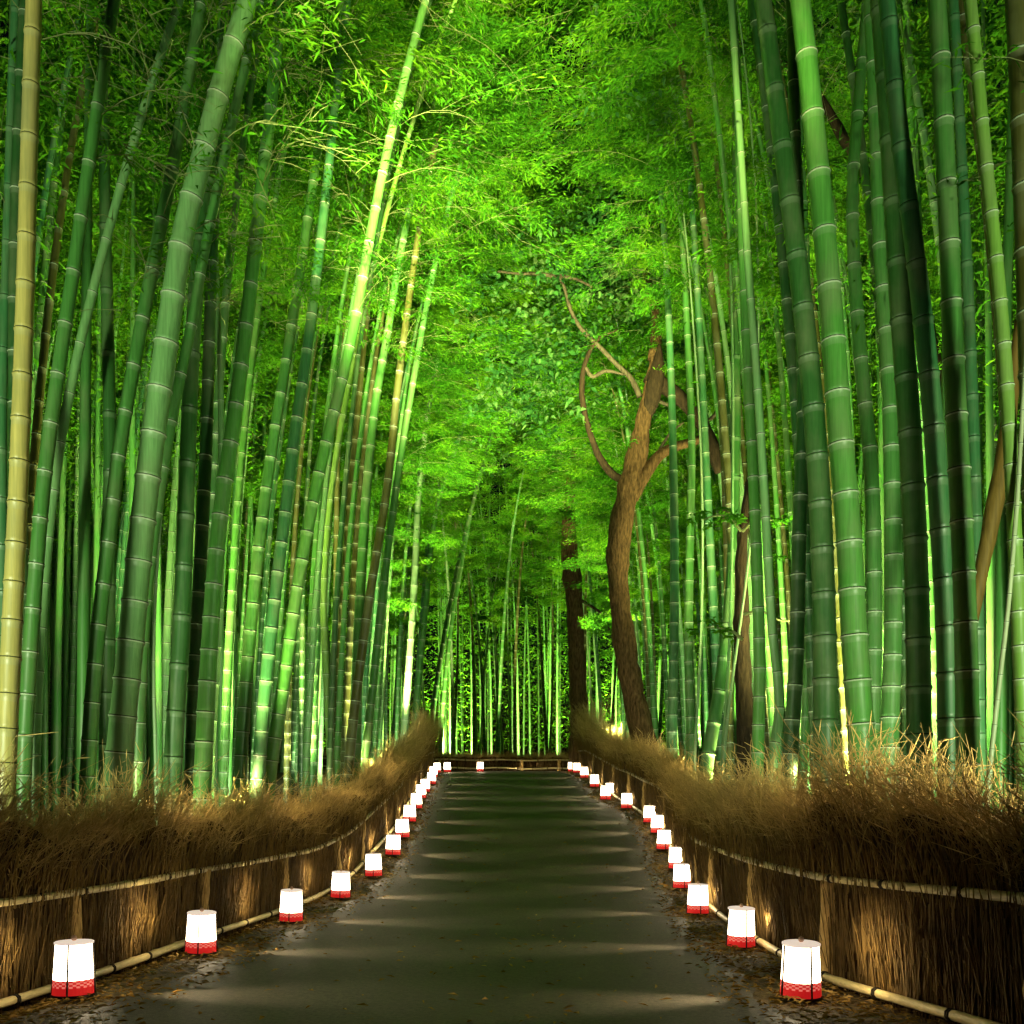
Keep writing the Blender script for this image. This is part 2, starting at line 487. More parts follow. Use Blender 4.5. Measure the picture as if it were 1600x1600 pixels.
def fence(label, pts, side, rail_h, low_h, tip_h, n_panel, n_tip, posts, drop=None, tip_bias=1.9, seed=1):
    """pts: plan polyline (x,d) in survey units; side: +1 when the path lies to -x"""
    rg = np.random.default_rng(seed)
    line, tot = dense(pts, 400)
    W = line * K
    base = gz(W[:, 1]) + (drop(line[:, 1]) * K if drop else 0)
    tang = np.gradient(W, axis=0); tang /= np.linalg.norm(tang, axis=1, keepdims=True)
    out = np.stack([tang[:, 1], -tang[:, 0]], axis=1)          # points to +x for a line running away from us
    front = -out * side                                         # towards the path
    root = thing('brushwood_fence', (0, 0, 0), label, 'fence')
    dcum = line[:, 1]
    def pick(n, bias):
        u = rg.random(n) ** bias
        return np.clip((u * 399).astype(int), 0, 399)
    # solid core of packed brush
    nC = 120
    ii = np.linspace(0, 399, nC).astype(int)
    V = []
    th = .11
    for k, i in enumerate(ii):
        hh = rail_h + tip_h * (.42 + .08 * math.sin(k * 1.7) + .05 * math.sin(k * .6))
        c = W[i]; f = front[i]; z = base[i]
        for (o_, h_) in ((th * .6, -.15), (th * .6, rail_h), (th * 1.1, hh), (-th * 1.6, hh), (-th, rail_h), (-th, -.15)):
            V.append((c[0] + f[0] * o_, c[1] + f[1] * o_, z + h_))
    Fq = []
    for k in range(nC - 1):
        for j in range(6):
            a, b = k * 6 + j, k * 6 + (j + 1) % 6
            Fq.append((a, b, b + 6, a + 6))
    Fq.append(tuple(range(6))[::-1]); Fq.append(tuple(range((nC - 1) * 6, nC * 6)))
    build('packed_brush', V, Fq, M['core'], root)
    # vertical twigs of the lower panel
    i = pick(n_panel, tip_bias)
    n = n_panel
    off = th * .65 + rg.random(n) * .035
    x0 = W[i] + front[i] * off[:, None] + tang[i] * rg.normal(size=n)[:, None] * .02
    h0 = rg.random(n) * .25 - .05
    h1 = rail_h * (.55 + .6 * rg.random(n))
    lean = rg.normal(size=(n, 2)) * .035
    S = 4; tt = np.linspace(0, 1, S)
    hh = base[i][:, None] + h0[:, None] + (h1 - h0)[:, None] * tt
    xy = x0[:, None, :] + lean[:, None, :] * tt[None, :, None] + front[i][:, None, :] * (tt ** 2)[None, :, None] * (rg.random(n) * .02)[:, None, None]
    P = np.concatenate([xy, hh[..., None]], axis=2)
    R = (.0022 + .0035 * rg.random(n))[:, None] * (1 - .5 * tt)[None, :]
    V, Fq = tubes(P, R, 3, seed)
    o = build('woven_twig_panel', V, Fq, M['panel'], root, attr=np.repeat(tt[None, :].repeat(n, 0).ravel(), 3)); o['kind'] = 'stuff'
    # bushy tops
    n = n_tip
    i = pick(n, tip_bias)
    off = rg.normal(size=n) * th * .9
    x0 = W[i] + front[i] * off[:, None]
    L = tip_h * (.55 + .55 * rg.random(n)) * (.85 + .2 * np.sin(i * .21 + seed) + .12 * np.sin(i * .53))
    if tip_h > .5: L = L * (1 + .75 * np.clip((line[i, 1] - 27) / 3, 0, 1))
    L = np.maximum(L, .1)
    z0 = base[i] + rail_h * (.88 + .25 * rg.random(n))
    outw = front[i] * (.12 + .30 * rg.random(n))[:, None] * (rg.random(n) * 1.6 - .45)[:, None]
    along = tang[i] * (.22 + .28 * rg.normal(size=n))[:, None]
    S = 5; tt = np.linspace(0, 1, S)
    bend = rg.normal(size=(n, 2)) * .12
    xy = x0[:, None, :] + L[:, None, None] * ((outw + along)[:, None, :] * (tt ** 1.3)[None, :, None] + bend[:, None, :] * (tt ** 2.5)[None, :, None])
    zz = z0[:, None] + L[:, None] * (tt - .16 * tt ** 3)[None, :]
    P = np.concatenate([xy, zz[..., None]], axis=2)
    R = ((.0020 + .0020 * rg.random(n)) * np.where(rg.random(n) < .05, 1.6, 1))[:, None] * (1.05 - .75 * tt)[None, :]
    V, Fq = tubes(P, R, 3, seed + 1)
    A = np.repeat(tt[None, :].repeat(n, 0).ravel(), 3)
    # fine seed heads and side sprigs on the upper ends
    m = n * 3
    j = rg.integers(0, n, m)
    sidx = rg.random(m) * .55 + .45
    lo = np.clip((sidx * (S - 1)).astype(int), 0, S - 2); fr_ = sidx * (S - 1) - lo
    q = P[j, lo] * (1 - fr_)[:, None] + P[j, lo + 1] * fr_[:, None]
    dv = P[j, -1] - P[j, -2]; dv /= np.linalg.norm(dv, axis=1, keepdims=True)
    dv = dv + rg.normal(size=(m, 3)) * .55
    ln = .03 + .09 * rg.random(m)
    tq = np.array([0, .5, 1.0])
    P2 = q[:, None, :] + dv[:, None, :] * (ln[:, None] * tq[None, :])[..., None]
    R2 = np.stack([np.full(m, .0012), np.full(m, .0020), np.full(m, .0007)], axis=1) * (.7 + .9 * rg.random(m))[:, None]
    V2, F2 = tubes(P2, R2, 3, seed + 2)
    A2 = np.repeat((sidx[:, None] + .1 * tq[None, :]).ravel(), 3)
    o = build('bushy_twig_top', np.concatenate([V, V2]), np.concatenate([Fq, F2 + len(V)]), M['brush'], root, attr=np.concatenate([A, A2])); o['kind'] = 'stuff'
    # bamboo rails with rope ties
    for nm, h, r, offs in (('top_rail', rail_h, .022, th * .6 + .055), ('bottom_rail', low_h, .024, th * .6 + .075)):
        if h is None: continue
        ii = np.linspace(0, 399, 140).astype(int)
        Pc = np.stack([W[ii, 0] + front[ii, 0] * offs, W[ii, 1] + front[ii, 1] * offs, base[ii] + h + .012 * np.sin(ii * .09)], axis=1)
        cum = np.concatenate([[0], np.cumsum(np.linalg.norm(np.diff(Pc, axis=0), axis=1))])
        q = np.linspace(0, cum[-1], 420)
        Pq = np.stack([np.interp(q, cum, Pc[:, a]) for a in range(3)], axis=1)
        rr = r * (1 + .16 * (np.abs((q / .34) % 1 - .5) > .46)) * (1 + .06 * np.sin(q * 2.1))
        V, Fq = tube(Pq, rr, 8)
        rail = build(nm, V, Fq, M['rail'], root, smooth=True)
        cols = []
        if nm == 'top_rail' or True:
            parts = []
            s = .25; cnt = 0
            while s < cum[-1] - .2 and cnt < 90:
                c = np.array([np.interp(s, cum, Pc[:, a]) for a in range(3)])
                c2 = np.array([np.interp(s + .02, cum, Pc[:, a]) for a in range(3)])
                tdir = (c2 - c) / np.linalg.norm(c2 - c)
                for kx in (-.008, .008):
                    parts.append(tube(np.stack([c + tdir * (kx - .006), c + tdir * (kx - .003), c + tdir * (kx + .003), c + tdir * (kx + .006)]), np.array([r * 1.05, r * 1.22, r * 1.22, r * 1.05]), 8))
                s += .42 + .22 * rg.random(); cnt += 1
            Vt, Ft = join(parts)
            t_ = build('rope_ties', Vt, Ft, M['tie'], rail)
            t_.name = 'rope_tie'; t_['kind'] = 'stuff'
    # posts wrapped in bark
    for pd in posts:
        k = int(np.argmin(np.abs(line[:, 1] - pd))) if isinstance(pd, (int, float)) else int(np.argmin(np.abs(line[:, 0] - pd[0])))
        c = W[k] + front[k] * (th * .6 + .03)
        hs = np.linspace(-.1, rail_h * 1.02, 9)
        Pq = np.stack([c[0] + .006 * rg.normal(size=9), c[1] + .006 * rg.normal(size=9), base[k] + hs], axis=1)
        V, Fq = tube(Pq, (.046) * (1 + .10 * rg.normal(size=9)), 9)
        build('fence_post', V, Fq, M['post'], root, smooth=True)
    return root

fence('tall brown brushwood fence with bamboo rails along the left edge of the path', [(x_, d_) for d_, x_ in FL], -1, .76 * K, .07, .98 * K, 9000, 19000,
      [5.2, 7.45, 9.95, 12.3, 14.6, 16.2, 18.1, 19.6, 21.4, 23.4, 25.6, 28], dl, seed=11)
fence('tall brown brushwood fence with bamboo rails along the right edge of the path', [(x_, d_) for d_, x_ in FR], 1, .80 * K, .06, 1.0 * K, 9000, 19000,
      [5.0, 7.1, 9.5, 11.9, 13.2, 15.0, 17.0, 18.8, 21, 22.8, 25, 27.5, 30], dr, seed=23)
fence('low dark brushwood fence crossing the far end of the path', [(-9, 40), (-5, 38.6), (-2.6, 37.4), (0, 36.9), (2.7, 36.6)], -1, .40 * K, .06, .24 * K, 2200, 4500,
      [(-2.75, 0), (-1.3, 0), (.4, 0), (1.8, 0)], lambda d: 0 * d, 1.0, seed=31)

# ------------------------------------------------------------------ paper lanterns
def make_lantern():
    root = thing('paper_lantern', (0, 0, 0), 'x', 'lantern', 'paper lanterns lining the path')
    N = 36
    def ring(z, r): 
        t = np.arange(N) * 2 * np.pi / N
        return np.stack([r * np.cos(t), r * np.sin(t), np.full(N, z)], axis=1)
    def lathe(name, prof_, m, parent, mi=None, close=True):
        V = np.concatenate([ring(z, r) for r, z in prof_])
        n = len(prof_)
        idx = np.arange(n * N).reshape(n, N); nx = np.roll(idx, -1, axis=1)
        Fq = [tuple(f) for f in np.stack([idx[:-1], nx[:-1], nx[1:], idx[1:]], axis=-1).reshape(-1, 4)]
        mis = None
        if mi: mis = [mi(k // N, k % N) for k in range(len(Fq))]
        if close:
            Fq.append(tuple(idx[0][::-1])); Fq.append(tuple(idx[-1]))
            if mis is not None: mis += [0, 0]
        return build(name, V, Fq, m, parent, mi=mis, smooth=False)
    # body: white above, red checked band below
    rb, rt, H = .100, .086, .258
    rad = lambda z: rb + (rt - rb) * (z / H)
    zs = np.linspace(.012, .084, 9)
    lathe('red_band', [(rad(z), z) for z in zs], [M['red'], M['pink']], root, mi=lambda r, c: 1 if (r + c) % 2 == 0 and r >= 4 else 0)
    sh = lathe('paper_shade', [(rad(z) - .001, z) for z in np.linspace(.0855, H, 6)], M['shade'], root)
    lathe('top_rim', [(rt - .004, H - .001), (rt + .005, H - .001), (rt + .006, H + .008), (rt + .001, H + .011), (.012, H + .013)], M['rim'], root)
    lathe('base_board', [(rb - .004, 0), (rb + .004, 0), (rb + .004, .0118), (rb - .004, .0118)], M['strut'], root)
    lathe('knob', [(.006, H + .012), (.012, H + .018), (.014, H + .027), (.010, H + .036), (.004, H + .040)], M['wood'], root)
    L = bpy.data.lights.new('added_lantern_spot', 'SPOT')  # spot added outside the shade to streak light across the path
    L.energy = 120.0; L.color = (1, .80, .48); L.spot_size = math.radians(46); L.spot_blend = 1.0; L.shadow_soft_size = .03
    lo = bpy.data.objects.new('added_lantern_spot', L); COL.objects.link(lo); lo.parent = root
    lo.location = (.105, 0, .17); lo.rotation_euler = Vector((1, 0, -.17)).to_track_quat('-Z', 'Y').to_euler()
    L2 = bpy.data.lights.new('added_lantern_spot', 'SPOT')  # second added spot, outside the shade, to light the fence
    L2.energy = 22.0; L2.color = (1, .74, .36); L2.spot_size = math.radians(95); L2.spot_blend = .8; L2.shadow_soft_size = .04
    lo2 = bpy.data.objects.new('added_lantern_spot', L2); COL.objects.link(lo2); lo2.parent = root
    lo2.location = (-.10, 0, .19); lo2.rotation_euler = Vector((-1, 0, .05)).to_track_quat('-Z', 'Y').to_euler()
    for k in range(4):
        a = math.radians(-84 + 90 * k)
        P = np.array([[(rad(z) + .0035) * math.cos(a), (rad(z) + .0035) * math.sin(a), z] for z in (.012, .1, .2, H)])
        V, Fq = tube(P, .0050, 6)
        build('frame_strut', V, Fq, M['strut'], root)
    return root
LL = [(115, 1556), (314, 1490), (455, 1440), (532, 1403), (584, 1370), (614, 1337), (629, 1309), (640, 1285), (651, 1264), (658, 1248), (664, 1238), (674, 1226), (677, 1215), (683, 1208)]
LR = [(1251, 1559), (1157, 1480), (1090, 1429), (1065, 1389), (1057, 1358), (1037, 1328), (1027, 1302), (1015, 1286), (979, 1264), (954, 1245), (946, 1250), (929, 1230), (913, 1216), (901, 1208), (893, 1206)]
ords = ['first', 'second', 'third', 'fourth', 'fifth', 'sixth', 'seventh', 'eighth', 'ninth', 'tenth', 'eleventh', 'twelfth', 'thirteenth', 'fourteenth', 'fifteenth']
lant = []
proto = make_lantern()
first = [True]
def put_lantern(X, d, label, rz):
    if X > 0: rz += math.pi
    z = float(gz(d * K))
    if first[0]:
        o = proto; first[0] = False
        o.location = (X * K, d * K, z + .004); o.rotation_euler = (0, 0, rz)
    else:
        o = copy_tree(proto, (X * K, d * K, z + .004), rz)
    o.rotation_euler.x = .03 * math.sin(d * 7.7); o.rotation_euler.y = .03 * math.sin(d * 5.3 + 1)
    o['label'] = label
for side, rows in (('left', LL), ('right', LR)):
    for k, (x, y) in enumerate(rows):
        d = depth_of_row(y)
        X = (x - 800) / F * d
        if k == 0: lab = {'left': 'big lit lantern at front of left fence, red band tucked behind fallen leaves', 'right': 'big lit lantern at front of right fence, full red checked band showing'}[side]
        elif k == len(rows) - 1: lab = 'tiny glowing lantern ending the %s row at the top of the path' % side
        else: lab = 'white and red paper lantern, %s from the front in the %s row' % (ords[k], side)
        put_lantern(X, d, lab, (-.02, .02)[side == 'right'] + .05 * math.sin(k * 2.3) if k else (0.03 if side == 'left' else .14))
put_lantern((699 - 800) / F * 35.2, 35.2, 'tiny lantern at left corner of the low far fence', .2)
put_lantern((750 - 800) / F * 35.9, 35.9, 'tiny lantern alone midway along the low far fence', .4)

# ------------------------------------------------------------------ bamboo
CC = dict(green=(.055, .20, .036), bright=(.075, .27, .042), pale=(.14, .32, .105), mint=(.20, .34, .16), blue=(.040, .17, .055), dark=(.020, .085, .018),
          deep=(.030, .12, .022), yellow=(.14, .30, .045), tan=(.42, .37, .11), olive=(.075, .080, .016), white=(.34, .42, .24))
def culm_mesh(C, rad_fn, nodes, sides, parent, color, ringw=.010, dark_only=False):
    """C: (n,3) local centre line; nodes: arc-length positions of the nodes"""
    cum = np.concatenate([[0], np.cumsum(np.linalg.norm(np.diff(C, axis=0), axis=1))])
    tot = cum[-1]
    s, mul, tagm = [0.0], [1.0], []
    for nd in nodes:
        if nd < .05 or nd > tot - .03: continue
        e = min(ringw, .02)
        s += [nd - e * 4.4, nd - e * 2.2, nd - e * .8, nd - e * .1, nd + e * .05, nd + e * .5, nd + e * 2.6]
        mul += [1.0, 1.0, 1.08, 1.12, .95, 1.06, 1.0]
        tagm += [0, 3, 3, 1 if not dark_only else 0, 2, 2, 0]
    s.append(tot); mul.append(1.0); tagm.append(0)
    s = np.array(s); ordr = np.argsort(s, kind='stable'); s = s[ordr]; mul = np.array(mul)[ordr]
    P = np.stack([np.interp(s, cum, C[:, a]) for a in range(3)], axis=1)
    R = rad_fn(s / tot) * mul
    V, Fq = tube(P, R, sides)
    tg = []
    for k in range(len(s) - 1): tg += [tagm[k] if k < len(tagm) else 0] * sides
    # segment k runs from s[k] to s[k+1]: tags were appended per end point
    tg += [0, 0]
    o = build('culm', V, Fq, [M['skin'], M['ring'], M['dark'], M['bloom']], parent, mi=tg, smooth=True)
    o.color = (*color, 1)
    return o
def node_positions(tot, first, growth, mx):
    out, s, st = [], 0.0, first
    while s < tot:
        s += st; out.append(s); st = min(st * growth, mx)
    return out
def crown(C, h0, nbr, lmax, leaf_per_m, rg, parent, leafL=.098, leafW=.0175, bare=0.0, bias=None, twig_r=.0042):
    cum = np.concatenate([[0], np.cumsum(np.linalg.norm(np.diff(C, axis=0), axis=1))]); tot = cum[-1]
    u = np.sort(rg.random(nbr)); s = h0 + (tot - h0) * u
    c = np.stack([np.interp(s, cum, C[:, a]) for a in range(3)], axis=1)
    az = rg.random(nbr) * 2 * np.pi
    dirv = np.stack([np.cos(az), np.sin(az), 0 * az], axis=1)
    if bias is not None: dirv += np.asarray(bias)[None, :] * .7
    L = lmax * (.45 + .6 * rg.random(nbr)) * np.clip(.55 + 1.2 * u - 1.35 * u ** 3, .25, 1)
    el = np.radians(25 + 30 * rg.random(nbr))
    S = 6; t = np.linspace(0, 1, S)
    droop = .45 + .35 * rg.random(nbr)
    def bpt(k, tt): 
        return c[k] + L[k][:, None] * (dirv[k] * (np.cos(el[k]) * tt)[:, None] + np.array([0, 0, 1]) * (np.sin(el[k]) * tt - droop[k] * tt ** 2.2)[:, None])
    kk = np.repeat(np.arange(nbr), S)
    P = bpt(kk, np.tile(t, nbr)).reshape(nbr, S, 3)
    R = twig_r * (1.1 - .9 * t)[None, :] * (L / lmax)[:, None]
    V, Fq = tubes(P, R, 3, 5)
    # side twigs
    n2 = max(1, int(nbr * 5)); k2 = rg.integers(0, nbr, n2); t2 = .2 + .8 * rg.random(n2)
    q = bpt(k2, t2)
    dv = dirv[k2] * .7 + rg.normal(size=(n2, 3)) * np.array([.8, .8, .18]); dv[:, 2] += .05
    ln = L[k2] * (.14 + .22 * rg.random(n2))
    P2 = q[:, None, :] + dv[:, None, :] * (ln[:, None] * np.linspace(0, 1, 3)[None, :])[..., None]
    P2[:, 2, 2] -= ln * .15
    V2, F2 = tubes(P2, np.tile(np.array([.45, .3, .12]) * twig_r, (n2, 1)), 3, 6)
    Vt, Ft = np.concatenate([V, V2]), np.concatenate([Fq, F2 + len(V)])
    # leaves in flat fans along the side twigs
    live = rg.random(n2) > bare * (1 - (s[k2] - h0) / (tot - h0))
    k3 = np.nonzero(live)[0]
    nl = int(2.1 * leaf_per_m * L.sum())
    kl = k3[rg.integers(0, len(k3), nl)]
    tl = rg.random(nl) ** .6
    b = P2[kl, 0] * (1 - tl)[:, None] + P2[kl, 2] * tl[:, None] + rg.normal(size=(nl, 3)) * np.array([.09, .09, .035])
    dl_ = dv[kl] * .6 + rg.normal(size=(nl, 3)) * np.array([.7, .7, .22]); dl_[:, 2] -= .22
    Nn = rg.normal(size=(nl, 3)) * .45 + np.array([0, 0, 1])
    Vl, Fl = leaves(b, dl_, Nn, leafL * (.6 + .6 * rg.random(nl)), leafW * (.7 + .5 * rg.random(nl)))
    build('foliage', np.concatenate([Vt, Vl]), np.concatenate([Ft, Fl + len(Vt)]), [M['twig'], M['leaf']], parent,
          mi=np.concatenate([np.zeros(len(Ft), int), np.ones(len(Fl), int)]))

# ---- culms drawn one by one: (short noun, extra words, depth, width px, tone, node px spacing, first branch row, points)
T = [
 ('slim green culm at the edge of the grove', 'left of the tan culm', 9.0, 18, 'blue', 70, 350, [(8, 1150), (4, 900), (3, 650), (12, 350), (25, 0)]),
 ('thick tan yellow culm', 'with dark node lines, standing over left fence', 7.6, 32, 'tan', 55, 140, [(8, 1230), (18, 1000), (28, 780), (38, 500), (48, 150), (53, 0)]),
 ('dark green culm half hidden by the tan culm', '', 8.8, 24, 'dark', 70, 260, [(36, 1150), (34, 900), (24, 650), (24, 400), (34, 100), (40, 0)]),
 ('mid green culm leaning beside the tan culm', '', 8.6, 25, 'green', 68, 250, [(38, 1180), (52, 950), (70, 740), (97, 540), (118, 400), (138, 260), (160, 120), (178, 0)]),
 ('slender pale culm bending strongly inward', 'second right of the tan culm', 9.6, 17, 'pale', 70, 330, [(55, 1180), (66, 950), (90, 720), (120, 560), (150, 435), (178, 330), (215, 200), (260, 60)]),
 ('straight upright green culm', 'with pale right edge between two leaning culms', 10.2, 24, 'deep', 90, 420, [(166, 1190), (170, 900), (172, 700), (168, 500), (163, 250), (165, 0)]),
 ('mid green leaning culm', 'just left of the thickest pale culm', 9.6, 25, 'green', 62, 430, [(138, 1190), (152, 1000), (168, 860), (190, 680), (215, 540), (240, 410), (262, 300), (290, 150), (315, 0)]),
 ('thick pale green leaning culm', 'the broadest behind left fence, lit from base upward', 9.2, 43, 'pale', 60, 520, [(185, 1200), (205, 1000), (225, 800), (245, 640), (265, 500), (285, 370), (320, 230), (355, 100), (388, 0)]),
 ('thin whitish culm at the foot of the thickest pale culm', '', 9.5, 9, 'white', 48, 560, [(204, 1200), (211, 1100), (220, 980), (230, 860), (245, 740), (262, 600), (283, 450), (312, 300)]),
 ('thin mint culm in the dark gap', 'right of the thickest pale culm', 10.6, 6, 'mint', 60, 560, [(243, 1180), (240, 1050), (243, 920), (252, 800), (262, 680), (280, 500), (300, 350)]),
 ('shaded green culm leaning parallel to the thickest pale culm', '', 9.9, 20, 'green', 66, 540, [(215, 1190), (232, 900), (252, 750), (275, 620), (297, 520), (318, 400), (345, 270), (372, 150), (410, 0)]),
 ('bright green leaning culm with white node rings', 'above first bend of left fence', 10.8, 29, 'bright', 48, 420, [(316, 1235), (325, 1050), (335, 900), (350, 760), (362, 680), (378, 560), (392, 440), (408, 300), (425, 150), (440, 0)]),
 ('dark culm with white node rings', 'touching the bright ringed culm on its left', 11.4, 24, 'dark', 46, 520, [(300, 1200), (312, 900), (322, 700), (328, 500), (336, 300), (350, 50)]),
 ('greyish green upright culm', 'behind twigs right of the thickest pale culm', 11.8, 12, 'pale', 60, 560, [(330, 1200), (345, 900), (346, 700), (343, 550), (338, 430), (335, 300), (340, 100)]),
 ('broad dark olive culm in shade', 'left of the dark ringed culm', 11.0, 30, 'deep', 80, 480, [(270, 1200), (285, 950), (292, 750), (300, 550), (320, 300), (350, 80)]),
 ('green culm of the close trio', 'left one, many pale rings, over left fence', 13.2, 21, 'green', 38, 500, [(375, 1225), (390, 1000), (405, 850), (430, 670), (448, 560), (468, 430), (490, 280), (512, 130)]),
 ('dark culm with whitish foot of the close trio', 'middle one', 12.8, 22, 'blue', 39, 480, [(402, 1240), (412, 1100), (430, 930), (447, 790), (460, 680), (478, 560), (492, 450), (505, 340), (520, 200), (535, 60)]),
 ('bright leaning culm of the close trio', 'right one, tilting furthest', 12.6, 22, 'bright', 37, 470, [(422, 1205), (440, 1090), (465, 915), (490, 780), (510, 690), (528, 620), (552, 515), (573, 400), (600, 260)]),
 ('slim dark culm right of the close trio', '', 15.0, 10, 'dark', 32, 520, [(515, 1195), (528, 900), (540, 750), (551, 640), (562, 540), (580, 430), (602, 300)]),
 ('pale yellow curved culm', 'bowing left above left fence', 15.5, 12, 'yellow', 34, 600, [(517, 1200), (510, 1060), (506, 950), (510, 850), (520, 750), (545, 600), (580, 430)]),
 ('mid green culm among thin culms', 'between the yellow curved and the olive brown culm', 16.2, 18, 'green', 32, 560, [(555, 1195), (562, 950), (573, 760), (591, 600), (604, 530), (620, 430), (645, 300)]),
 ('olive brown leaning culm', 'on left side where the path rises', 17.0, 16, 'olive', 30, 560, [(545, 1200), (575, 950), (605, 760), (622, 600), (636, 490), (655, 360)]),
 ('slim green culm just right of the olive brown culm', '', 17.5, 14, 'green', 30, 560, [(570, 1200), (585, 1050), (606, 860), (625, 720), (645, 600), (668, 470)]),
 ('mint pale bright culm', 'standing at the tan brush clump near path top', 21, 15, 'mint', 26, 560, [(630, 1180), (640, 1030), (648, 900), (655, 760), (668, 650), (688, 540), (715, 420)]),
 ('green culm right of the mint pale culm', '', 23, 13, 'green', 24, 560, [(650, 1135), (665, 950), (688, 770), (716, 690), (738, 620), (770, 520)]),
 ('slim dark culm arching over the path', 'beyond the tan brush clump', 27, 11, 'deep', 22, 620, [(676, 1120), (693, 1000), (710, 910), (738, 790), (765, 690)]),
 ('last slim culm on left before the far fence', '', 31, 9, 'green', 20, 700, [(690, 1130), (705, 980), (722, 880), (745, 760), (775, 650)]),
 # right side
 ('whitish slender bent culm', 'gleaming left of the dark upright culms', 10.5, 16, 'pale', 58, 180, [(1207, 1190), (1218, 1100), (1208, 1000), (1196, 800), (1182, 580), (1168, 400), (1155, 200), (1142, 0)]),
 ('dark culm with light right edge', 'right of the whitish bent culm', 10.1, 25, 'dark', 56, 250, [(1234, 1195), (1243, 1050), (1250, 800), (1256, 650), (1250, 450), (1242, 200), (1236, 0)]),
 ('broad dark green culm', 'with pale ring lines, left of the brightest culm', 9.6, 39, 'deep', 68, 300, [(1290, 1170), (1286, 900), (1276, 700), (1257, 500), (1236, 330), (1212, 150), (1192, 0)]),
 ('thick bright green culm', 'brightest on right, its foot behind pale brush tips', 8.5, 43, 'bright', 72, 60, [(1348, 1190), (1335, 1000), (1325, 820), (1313, 680), (1300, 500), (1285, 330), (1270, 180), (1250, 0)]),
 ('green culm seen between two thick culms', 'right of the brightest culm, further back', 11.5, 27, 'green', 60, 330, [(1362, 1160), (1366, 950), (1362, 750), (1340, 500), (1332, 300), (1342, 150), (1355, 0)]),
 ('mid green straight culm', 'second right of the brightest culm', 10.4, 30, 'green', 48, 80, [(1390, 1160), (1396, 950), (1394, 760), (1388, 560), (1376, 400), (1368, 200), (1358, 0)]),
 ('thick dull dark culm', 'with dark node lines between blue green culms', 9.1, 40, 'deep', 80, 30, [(1436, 1160), (1432, 900), (1420, 650), (1407, 480), (1396, 300), (1382, 100), (1374, 0)]),
 ('blue green leaning culm', 'crossing in front of the thick dull dark culm', 8.2, 35, 'blue', 75, 20, [(1482, 1140), (1478, 950), (1468, 800), (1455, 620), (1440, 480), (1420, 320), (1402, 180), (1386, 0)]),
 ('thick green culm with bold white node rings', '', 7.7, 37, 'green', 78, 30, [(1512, 1150), (1508, 950), (1500, 760), (1490, 560), (1484, 400), (1475, 200), (1464, 0)]),
 ('greenish grey culm behind the bold ringed culm', '', 9.6, 22, 'blue', 54, 40, [(1528, 1130), (1526, 900), (1520, 650), (1510, 400), (1500, 200), (1490, 0)]),
 ('yellow green culm with close white rings', 'at right edge of the grove', 7.0, 24, 'yellow', 48, 60, [(1598, 1120), (1588, 900), (1580, 720), (1570, 560), (1556, 400), (1540, 250), (1526, 100), (1516, 0)]),
 ('thick brownish shaded culm', 'outermost on right, mostly cut by the frame', 7.3, 44, 'olive', 85, 20, [(1632, 1150), (1618, 750), (1606, 400), (1588, 0)]),
 ('thin whitish culm leaning outward', 'low in front of the yellow green culm', 6.9, 8, 'white', 34, 300, [(1548, 1190), (1560, 1080), (1575, 950), (1588, 800), (1600, 600), (1612, 400)]),
 ('thin pale culm of a crossing pair', 'the leaning one, left of the whitish bent culm', 11.2, 6, 'mint', 45, 500, [(1130, 1195), (1142, 1080), (1160, 950), (1172, 850), (1180, 700), (1185, 500)]),
 ('thin pale culm of a crossing pair', 'the upright one, left of the whitish bent culm', 11.3, 7, 'pale', 45, 500, [(1128, 1195), (1135, 1100), (1141, 980), (1144, 800), (1145, 600), (1140, 400)]),
 ('dark green culm beside the forked brown trunk', 'screening its dark branch', 13.2, 24, 'deep', 55, 260, [(1105, 1190), (1124, 1080), (1140, 950), (1148, 760), (1150, 560), (1150, 300), (1148, 100)]),
 ('green culm right of the forked brown tree', 'with close pale rings', 16.0, 16, 'green', 28, 380, [(1080, 1190), (1076, 1000), (1078, 850), (1081, 700), (1074, 520), (1062, 300), (1050, 120)]),
 ('thin culm with bright pale edge', 'just left of the dark green culm beside trunk', 13.6, 6, 'mint', 40, 480, [(1086, 1180), (1095, 1000), (1098, 850), (1094, 680), (1084, 520), (1070, 350)]),
 ('grey green culm right behind the forked brown tree', '', 18, 17, 'blue', 28, 460, [(1050, 1160), (1054, 900), (1052, 720), (1045, 500), (1035, 330)]),
 ('bright green culm left of the whitish bent culm', '', 10.9, 20, 'bright', 44, 460, [(1184, 1185), (1187, 1050), (1183, 900), (1176, 720), (1166, 520), (1158, 300), (1150, 100)]),
 ('slim mottled culm', 'between the dark edged culm and the broad dark culm', 12, 13, 'green', 44, 460, [(1256, 1180), (1260, 1080), (1264, 930), (1268, 700), (1262, 450), (1250, 200)]),
]
TR = []
